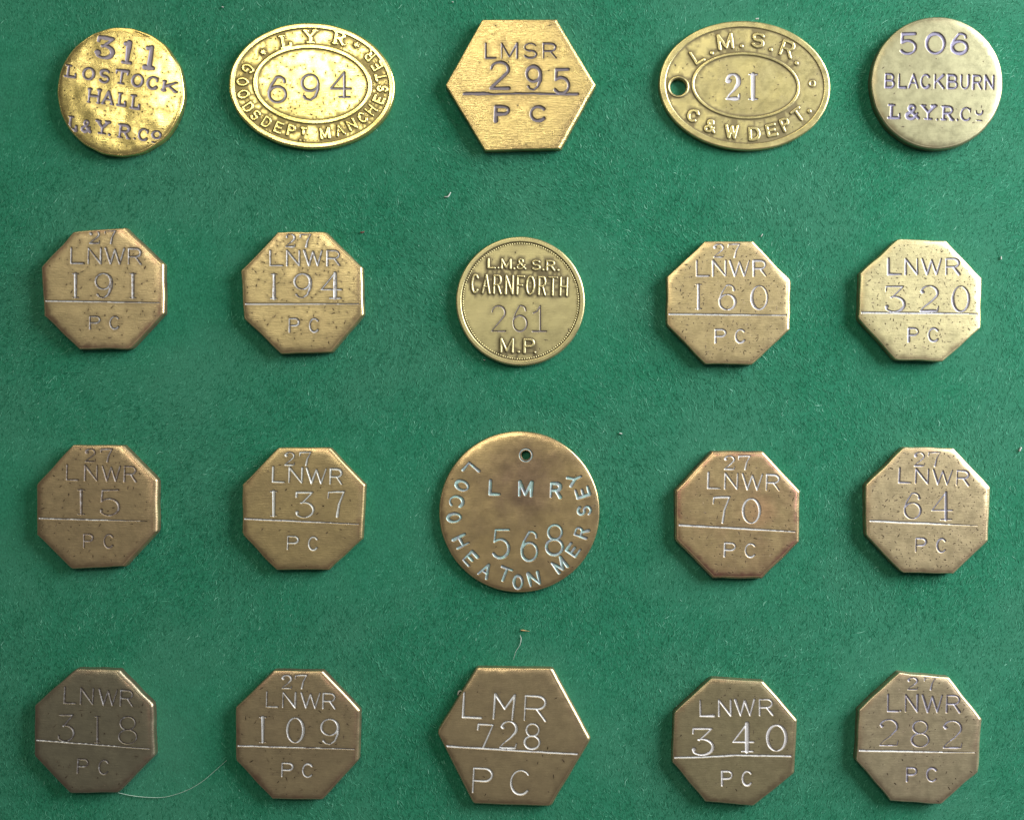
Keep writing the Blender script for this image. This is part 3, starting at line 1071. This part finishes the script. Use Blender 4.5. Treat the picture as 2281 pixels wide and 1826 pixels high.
BRN = dict(base=(.60, .46, .29), tarn=(.48, .35, .24))
octagon((60, 460, 340), [(535, 282), (1118, 240), (1550, 648), (1555, 1205), (1178, 1610), (590, 1612), (193, 1232), (163, 680)],
        'brown octagonal brass token struck 27 LNWR 191 PC, second one down on the left edge', 6,
        ((702, 828), (872, 1012), 266, 426), ([(490, 650), (685, 845), (878, 1110), (1140, 1300)], 458, 652, .015),
        [('1', 505, 592, 752, 1042), ('9', 765, 970, 748, 1046), ('1', 1155, 1240, 752, 1046)], [(190, 1068), (1500, 1090)],
        ([(702, 838), (930, 1055)], 1235, 1395, 0), worn=.45, rough=.36, dents=45, red=.6, res=dict(col=(.50, .51, .58), dark=(.2, .16, .14)), **BRN)
octagon((500, 470, 340), [(605, 236), (1150, 236), (1560, 638), (1578, 1172), (1215, 1598), (635, 1612), (218, 1212), (188, 680)],
        'brown octagonal brass token struck 27 LNWR 194 PC', 7,
        ((685, 805), (848, 988), 254, 414), ([(508, 668), (698, 857), (892, 1112), (1153, 1312)], 440, 628, 0),
        [('1', 517, 603, 706, 1002), ('9', 780, 990, 700, 995), ('4', 1085, 1335, 692, 998)], [(225, 1052), (1522, 1052)],
        ([(725, 855), (955, 1078)], 1208, 1380, 0), worn=.35, rough=.34, dents=80, base=(.62, .48, .28), tarn=(.52, .38, .24))

t = T((990, 500, 340), 14)
t.oval(860, 868, 730, 730)
RA = dict(sign=1, mat='brass', depth=1.7)
t.row('LM', [(480, 580), (632, 758)], 378, 504, 27, slope=.03, **RA)
t.put('&', 866, 450, 122, 135, 24, 2, **RA)
t.row('SR', [(978, 1092), (1143, 1252)], 395, 525, 27, slope=.03, **RA)
for x_, y_ in ((603, 492), (783, 500), (1112, 514), (1282, 518), (835, 1442), (1020, 1447)):
    t.put('.', x_, y_, 9, 9, 32, **RA)
t.row('CARNFORTH', [(296, 394), (416, 522), (545, 648), (678, 782), (808, 908), (913, 1024), (1052, 1152), (1166, 1280), (1297, 1397)],
      556, 785, 27, slope=.032, **RA)
t.row('MP', [(622, 784), (886, 1026)], 1280, 1458, 32, slope=.02, **RA)
t.put('2', 612, 1065, 168, 302, 15, 0, 'sans', depth=1.2)
t.put('6', 855, 1065, 175, 306, 15, 0, 'sans', depth=1.2)
t.put('1', 1075, 1066, 168, 302, 15, 0, 'sans', depth=1.2)
r8 = build(t, 'round_token', 'olive brown round brass token with beaded border and raised CARNFORTH lettering', 'token', 'round brass tokens',
           mats(8, dict(col=(.27, .24, .26), dark=(.2, .17, .14)), rough=.38, base=(.62, .53, .31), tarn=(.50, .42, .27), tarnish=.5, lumps=.2, fine=.1, worn=.1),
           b0=4, b1=.5, dome=0, dents=4, rim=8, rim_h=1.8, dirt_band=1, wob=.2)
bm_v, bm_f, bm_n = [], [], []
sB = (1 - 14 / D) * K
for i in range(150):
    a = 2 * math.pi * i / 150
    bxx, byy = 652 * t.k * math.cos(a), 652 * t.k * math.sin(a)
    st = len(bm_v)
    for (rr, zz) in ((2.1, 13.9), (1.5, 15.0)):
        for q in range(6):
            aq = q * math.pi / 3
            bm_v.append(((bxx + rr * math.cos(aq)) * sB, (byy + rr * math.sin(aq)) * sB, zz * K))
            bm_n.append(Vector((math.cos(aq), math.sin(aq), .3 if rr > 2 else 1.2)).normalized())
    bm_v.append((bxx * sB, byy * sB, 15.35 * K)); bm_n.append(Vector((0, 0, 1)))
    for q in range(6):
        j = (q + 1) % 6
        bm_f += [(st + q, st + j, st + 6 + j, st + 6 + q), (st + 6 + q, st + 6 + j, st + 12)]
o = mesh_obj('beading', bm_v, bm_f, bm_n, bpy.data.materials[r8.children[0].data.materials[0].name], r8)
o['kind'] = 'stuff'

YEL = dict(base=(.76, .59, .36), tarn=(.60, .46, .30))
octagon((1450, 500, 340), [(612, 188), (1162, 190), (1585, 628), (1578, 1182), (1150, 1583), (612, 1575), (182, 1132), (182, 598)],
        'nicked tan octagonal brass token struck 27 LNWR 160 PC', 9,
        ((703, 832), (866, 1016), 216, 378), ([(508, 668), (693, 857), (883, 1122), (1153, 1312)], 400, 594, 0),
        [('1', 495, 582, 670, 966), ('6', 762, 970, 675, 976), ('0', 1130, 1328, 684, 972)], [(212, 1015), (1545, 1028)],
        ([(720, 862), (948, 1082)], 1178, 1348, 0), worn=.2, pen=22, lw=27, dents=170, res=dict(col=(.60, .60, .70), dark=(.26, .22, .24)), height=20, **YEL)
octagon((1880, 500, 340), [(620, 162), (1165, 186), (1568, 608), (1552, 1168), (1125, 1546), (590, 1532), (165, 1060), (186, 552)],
        'pale yellow octagonal brass token struck LNWR 320 PC covered in tiny nicks', 10,
        None, ([(493, 657), (688, 842), (873, 1112), (1148, 1317)], 378, 576, 0),
        [('3', 460, 700, 690, 1000), ('2', 852, 1080, 684, 990), ('0', 1220, 1425, 688, 998)], [(188, 998), (1545, 1010)],
        ([(722, 854), (948, 1087)], 1163, 1335, 0), worn=.15, pen=23, npen=24, lw=30, dents=190, res=dict(col=(.40, .40, .52), dark=(.22, .2, .24)),
        height=22, base=(.80, .69, .44), tarn=(.66, .55, .38), rough=.4)

# --- row 3 ---
octagon((50, 960, 340), [(562, 160), (1145, 160), (1530, 555), (1530, 1132), (1160, 1528), (553, 1557), (162, 1172), (162, 600)],
        'dull brown octagonal brass token with worn letters struck 27 LNWR 15 PC', 11,
        ((703, 832), (878, 1026), 196, 352), ([(493, 637), (698, 852), (893, 1112), (1145, 1292)], 374, 560, .025),
        [('1', 615, 712, 655, 950), ('5', 868, 1106, 655, 962)], [(190, 985), (1450, 1020)],
        ([(685, 808), (915, 1040)], 1158, 1325, .01), worn=.62, pen=18, lw=20, taper=.8, b1=8, bdir=5, dents=55,
        res=dict(col=(.46, .45, .50), dark=(.21, .16, .13)), base=(.58, .43, .28), tarn=(.45, .32, .22))
octagon((510, 960, 340), [(555, 187), (1142, 187), (1545, 608), (1513, 1212), (1135, 1568), (530, 1568), (152, 1162), (152, 608)],
        'smooth brown octagonal brass token struck 27 LNWR 137 PC with crisp pale letters', 12,
        ((626, 748), (793, 937), 232, 392), ([(488, 637), (673, 837), (868, 1107), (1138, 1287)], 395, 582, .035),
        [('1', 460, 552, 672, 968), ('3', 748, 970, 682, 986), ('7', 1110, 1316, 675, 975)], [(160, 990), (1480, 1052)],
        ([(655, 797), (893, 1017)], 1178, 1345, .03), worn=.12, dents=12, base=(.60, .45, .26), tarn=(.48, .35, .23),
        res=dict(col=(.66, .69, .74), dark=(.35, .33, .36)))

t = T((960, 940, 400), 13)
t.oval(850, 862, 772, 774)
t.holes.append((*t.P(912, 318), 48 * t.k))
t.ring(912, 318, 60, 60, 0, 12, name='hole_collar', sign=-1, depth=.8, mat='res')
t.row('LMR', [(555, 675), (838, 982), (1140, 1260)], 545, 705, 30, slope=.045)
t.put('5', 676, 1165, 178, 295, 25, 2, 'sans')
t.put('6', 949, 1190, 178, 305, 25, 2, 'sans')
t.put('8', 1190, 1130, 182, 312, 25, 2, 'sans')
for ch, x_, y_, w_, h_ in (('L', 385, 465, 118, 150), ('O', 300, 610, 112, 148), ('C', 245, 765, 130, 152), ('O', 225, 918, 104, 150), ('H', 290, 1145, 118, 148),
                           ('E', 380, 1310, 105, 145), ('A', 525, 1425, 118, 150), ('T', 712, 1462, 130, 150), ('O', 838, 1537, 108, 150), ('N', 992, 1505, 118, 145),
                           ('M', 1238, 1370, 128, 145), ('E', 1368, 1228, 108, 135), ('R', 1448, 1060, 105, 145), ('S', 1475, 850, 108, 148),
                           ('E', 1458, 675, 105, 148), ('Y', 1385, 548, 112, 150)):
    r = math.degrees(math.atan2(850 - x_, -(862 - y_)))
    if ch == 'T': r += 8
    if ch == 'Y': r += 6
    t.put(ch, x_, y_, w_, h_, 27, r, 'sans')
build(t, 'round_token', 'large thin brown round brass disc with small hole at top, struck HEATON MERSEY 568', 'token', 'round brass tokens',
      mats(13, dict(col=(.40, .62, .66), dark=(.34, .36, .42)), rough=.33, base=(.68, .49, .28), tarn=(.46, .33, .24), tarnish=.5, lumps=.5, fine=.15, worn=.5, stain=(15, 72, 105, (.27, .18, .15), .7)),
      b0=3.5, b1=1, dome=2.5, dents=8, wob=.3)

octagon((1475, 970, 340), [(562, 175), (1142, 177), (1563, 628), (1553, 1203), (1125, 1622), (570, 1612), (150, 1182), (146, 620)],
        'octagonal brass token with red brown tarnished edges struck 27 LNWR 70 PC', 14,
        ((698, 828), (858, 1007), 222, 388), ([(512, 668), (703, 862), (898, 1142), (1173, 1337)], 408, 602, .035),
        [('7', 568, 778, 684, 994), ('0', 905, 1116, 702, 1000)], [(190, 1010), (1545, 1088)],
        ([(698, 842), (933, 1072)], 1203, 1374, .03), worn=.22, lw=28, dents=85, base=(.72, .53, .32), tarn=(.50, .31, .22), tarnish=.6, stain=(45, 8, 45, (.85, .52, .30), .55), red=1.0, height=20, b0=6.5, b1=1)
octagon((1900, 970, 340), [(580, 130), (1150, 146), (1563, 588), (1537, 1182), (1135, 1563), (560, 1547), (150, 1130), (145, 560)],
        'pale tan octagonal brass token scattered with dark nicks struck 27 LNWR 64 PC', 15,
        ((688, 818), (846, 997), 183, 350), ([(516, 668), (703, 862), (898, 1132), (1168, 1322)], 358, 538, .045),
        [('6', 572, 780, 640, 950), ('4', 885, 1137, 632, 960)], [(200, 963), (1415, 1018)],
        ([(703, 842), (943, 1067)], 1150, 1322, .02), worn=.18, pen=20, lw=28, taper=.75, dents=190, res=dict(col=(.36, .36, .48), dark=(.22, .19, .22)),
        height=22, base=(.80, .63, .43), tarn=(.66, .50, .36), rough=.38)

# --- row 4 ---
octagon((50, 1460, 340), [(598, 150), (1095, 158), (1483, 560), (1495, 1128), (1095, 1543), (540, 1557), (133, 1130), (137, 558)],
        'dark grey brown octagonal brass token with almost worn away number 318', 16,
        None, ([(468, 612), (653, 807), (858, 1077), (1103, 1257)], 348, 540, .05),
        [('\u00b3', 392, 592, 662, 970), ('1', 812, 885, 680, 985), ('8', 1083, 1300, 680, 1002)], [(135, 950), (1440, 1052)],
        ([(618, 752), (858, 987)], 1158, 1330, .05), worn=.68, pen=17, npen=15, lw=19, rc=14, dents=18,
        res=dict(col=(.44, .46, .55), dark=(.15, .13, .12)), base=(.38, .33, .26), tarn=(.32, .275, .22), b1=6)
octagon((500, 1465, 340), [(550, 146), (1115, 146), (1537, 592), (1520, 1152), (1110, 1602), (540, 1592), (127, 1152), (127, 560)],
        'brown octagonal brass token struck 27 LNWR 109 PC in the bottom row', 17,
        ((643, 768), (793, 942), 186, 350), ([(468, 612), (653, 812), (858, 1087), (1108, 1262)], 370, 558, .03),
        [('1', 385, 482, 658, 962), ('0', 700, 905, 665, 966), ('9', 1085, 1305, 680, 985)], [(135, 990), (1478, 1030)],
        ([(643, 787), (878, 1012)], 1178, 1345, .03), worn=.25, pen=19, lw=22, dents=40, res=dict(col=(.62, .64, .72), dark=(.24, .2, .2)),
        base=(.56, .43, .29), tarn=(.46, .33, .24), b1=6, rc=7, red=.5)

t = T((950, 1440, 386), 18)
t.poly([(498, 205), (1262, 215), (1642, 920), (1245, 1588), (465, 1562), (105, 850)], 12)
t.row('LmR', [(360, 562), (665, 892), (973, 1202)], 445, 708, 20, slope=.05)
t.put('7', 584, 892, 170, 258, 20, 3, 'sans')
t.put('2', 819, 874, 184, 284, 20, 3, 'engraved')
t.put('8', 1056, 891, 168, 270, 19, 3, 'sans')
t.line([(148, 985, 22), (900, 1032, 18), (1520, 1068, 20)])
t.row('PC', [(458, 670), (833, 1047)], 1196, 1455, 20, slope=.05)
build(t, 'hexagonal_token', 'smooth brown hexagonal brass token struck LMR 728 PC', 'token', 'hexagonal brass tokens',
      mats(18, dict(col=(.72, .74, .82), dark=(.4, .36, .4)), rough=.34, base=(.62, .47, .31), tarn=(.50, .37, .26), tarnish=.4, lumps=.3, fine=.2, worn=.05),
      b0=4, b1=6, bdir=10, dents=12)

octagon((1475, 1480, 340), [(562, 150), (1152, 190), (1533, 628), (1505, 1217), (1035, 1594), (488, 1548), (116, 1102), (136, 533)],
        'olive brown octagonal brass token with bold white number 340', 19,
        None, ([(422, 597), (633, 788), (818, 1057), (1093, 1262)], 392, 590, -.015),
        [('3', 332, 595, 708, 1032), ('4', 790, 1050, 652, 992), ('0', 1178, 1416, 668, 986)], [(140, 1048), (500, 1040), (830, 1021), (1490, 1030)],
        ([(668, 807), (900, 1030)], 1193, 1374, 0), worn=.06, pen=22, npen=28, lw=22, dents=22, res=dict(col=(.74, .74, .84), dark=(.35, .33, .4)),
        base=(.58, .48, .32), tarn=(.47, .38, .27))
octagon((1880, 1475, 340), [(620, 116), (1198, 172), (1566, 638), (1527, 1228), (1100, 1603), (530, 1563), (140, 1102), (170, 538)],
        'pinkish tan octagonal brass token in the corner struck 27 LNWR 282 PC', 20,
        ((713, 842), (903, 1047), 163, 312), ([(488, 627), (688, 843), (878, 1122), (1153, 1322)], 352, 560, .015),
        [('2', 393, 622, 636, 945), ('8', 758, 970, 650, 962), ('2', 1113, 1345, 650, 972)], [(180, 993), (1522, 1018)],
        ([(703, 837), (930, 1067)], 1178, 1350, .01), worn=.3, pen=22, npen=19, lw=26, taper=.8, dents=55, res=dict(col=(.36, .36, .50), dark=(.25, .2, .22)),
        height=22, base=(.70, .57, .42), tarn=(.58, .43, .34), rough=.4,
        extra=lambda t: t.put('.', 640, 545, 9, 9, 22))

# ------------------------------------------------------------------ lint, hairs and flecks lying on the felt


def simple(name, col, rough=.7):
    m, nt, b = new_mat(name)
    tc = nt.nodes.new('ShaderNodeTexCoord')
    c = mixc(nt, ramp(nt, noise(nt, tc.outputs['Object'], 1 / (4 * K)), .3, .7), tuple(x * .75 for x in col), col)
    nt.links.new(c, b.inputs['Base Color'])
    b.inputs['Roughness'].default_value = rough
    return m


WHITE = simple('white_lint', (.58, .62, .60))
PALE = simple('pale_hair', (.45, .62, .54))
TAN = simple('tan_crumb', (.55, .33, .14))
REDB = simple('red_brown_crumb', (.16, .06, .05))


def strand(name, label, cat, pts, mat, group=None):
    """a thin tapering round strand through photo points (x, y, radius, z)"""
    # resample smoothly
    P = [np.array(p, float) for p in pts]
    Q = []
    for i in range(len(P) - 1):
        p0, p1, p2, p3 = P[max(0, i - 1)], P[i], P[i + 1], P[min(len(P) - 1, i + 2)]
        for k_ in range(5):
            t = k_ / 5
            Q.append(.5 * ((2 * p1) + (-p0 + p2) * t + (2 * p0 - 5 * p1 + 4 * p2 - p3) * t * t + (-p0 + 3 * p1 - 3 * p2 + p3) * t ** 3))
    Q.append(P[-1])
    o0 = Q[0]
    vv, ff, n6 = [], [], 6
    for i, q in enumerate(Q):
        d = (Q[min(i + 1, len(Q) - 1)] - Q[max(0, i - 1)])[:2]
        d = d / (np.linalg.norm(d) + 1e-9)
        nx_, ny_ = -d[1], d[0]
        for a in range(n6):
            an = 2 * math.pi * a / n6
            r = max(q[2], .05)
            vv.append(((q[0] - o0[0] + nx_ * r * math.cos(an)) * K, -(q[1] - o0[1] + ny_ * r * math.cos(an)) * K, (q[3] + r * math.sin(an)) * K))
    for i in range(len(Q) - 1):
        for a in range(n6):
            b_ = (a + 1) % n6
            ff.append((i * n6 + a, i * n6 + b_, (i + 1) * n6 + b_, (i + 1) * n6 + a))
    ff.append(tuple(range(n6))[::-1])
    ff.append(tuple((len(Q) - 1) * n6 + a for a in range(n6)))
    o = mesh_obj(name, vv, ff, None, mat, None)
    o.location = ((o0[0] - W / 2) * K, (H / 2 - o0[1]) * K, 0)
    o['label'], o['category'] = label, cat
    if group:
        o['group'] = group


def Z(pts, z=2.5):
    return [(x, y, r, z) for x, y, r in pts]


strand('lint_scrap', 'bent white lint scrap below the scratched gold hexagonal token', 'lint', Z([(989.5, 439, .7), (998, 438.5, 1.6), (1004, 429, .9)]), WHITE)
strand('lint_scrap', 'short fat white lint piece at the right edge of the felt', 'lint', Z([(2269.5, 1005, 2.0), (2273.5, 996, 2.0)]), WHITE)
strand('lint_scrap', 'small cream lint speck to the upper right of the pale yellow LNWR 320 token', 'lint', Z([(2229, 571.5, 1.3), (2229, 578.5, 1.6)]), WHITE)
strand('lint_scrap', 'tiny cream lint speck on open felt between the second and third rows', 'lint', Z([(1379.5, 964.6, 1.5), (1385.5, 966, 1.2)]), WHITE)
strand('lint_scrap', 'slanted white lint sliver above the LNWR 160 token', 'lint', Z([(1694.5, 528, .8), (1698, 522, 1.1)]), WHITE)
strand('lint_scrap', 'white lint scrap touching the top edge of the oval token 21', 'lint', Z([(1680, 47, 1.4), (1687, 46.5, 1.8)], 12), WHITE)
strand('lint_scrap', 'white lint tuft at the upper left corner of the brown hexagonal token', 'lint', Z([(1020, 1546, 1.6), (1023, 1538, 2.2), (1029, 1537, 1.0)], 4), WHITE)
strand('lint_scrap', 'pale lint scrap caught on the top edge of the worn LNWR 318 token', 'lint', Z([(261, 1491, 1.3), (266, 1492, 1.5)], 15), WHITE)
strand('stray_hair', 'short curved white hair above the brown hexagonal token', 'hair',
       Z([(1158.5, 1413.5, .35), (1160.6, 1421.8, .8), (1157.8, 1435.7, .5), (1148.8, 1450.3, .35), (1143.2, 1469.1, .2)]), WHITE)
strand('stray_hair', 'long fine pale hair curving between the LNWR 318 and 109 tokens', 'hair',
       Z([(262, 1763.3, .6), (300, 1771, .7), (343.6, 1774.4, .6), (375.3, 1771.9, .45), (417, 1758.5, .45), (450.5, 1739.3, .5), (475.5, 1718.5, .45), (505.6, 1691.7, .3)], 3), PALE)
strand('crumb', 'small orange tan crumb on the felt beside the short white hair', 'crumb', Z([(1159.5, 1402.2, .8), (1165, 1403, 1.5), (1172, 1403.6, .6), (1179, 1405, .4)]), TAN)
strand('crumb', 'dark red brown crumb to the right of the LNWR 194 token', 'crumb', Z([(803, 517, 1.0), (807, 518.5, 1.7), (812, 516, .8)]), REDB)
for (x_, y_, lab) in ((496, 17, 'tiny pale lint speck above the left of the oval token 694'), (1008, 6, 'tiny pale lint speck above the scratched hexagonal token'),
                      (1078, 602, 'pale lint speck just below left of the round CARNFORTH token')):
    if lab.startswith('pale'):
        x_, y_ = 1078.5, 801.5
    strand('lint_scrap', lab, 'lint', Z([(x_ - 1.5, y_ - .5, 1.0), (x_ + 2, y_ + .6, 1.3)]), WHITE)
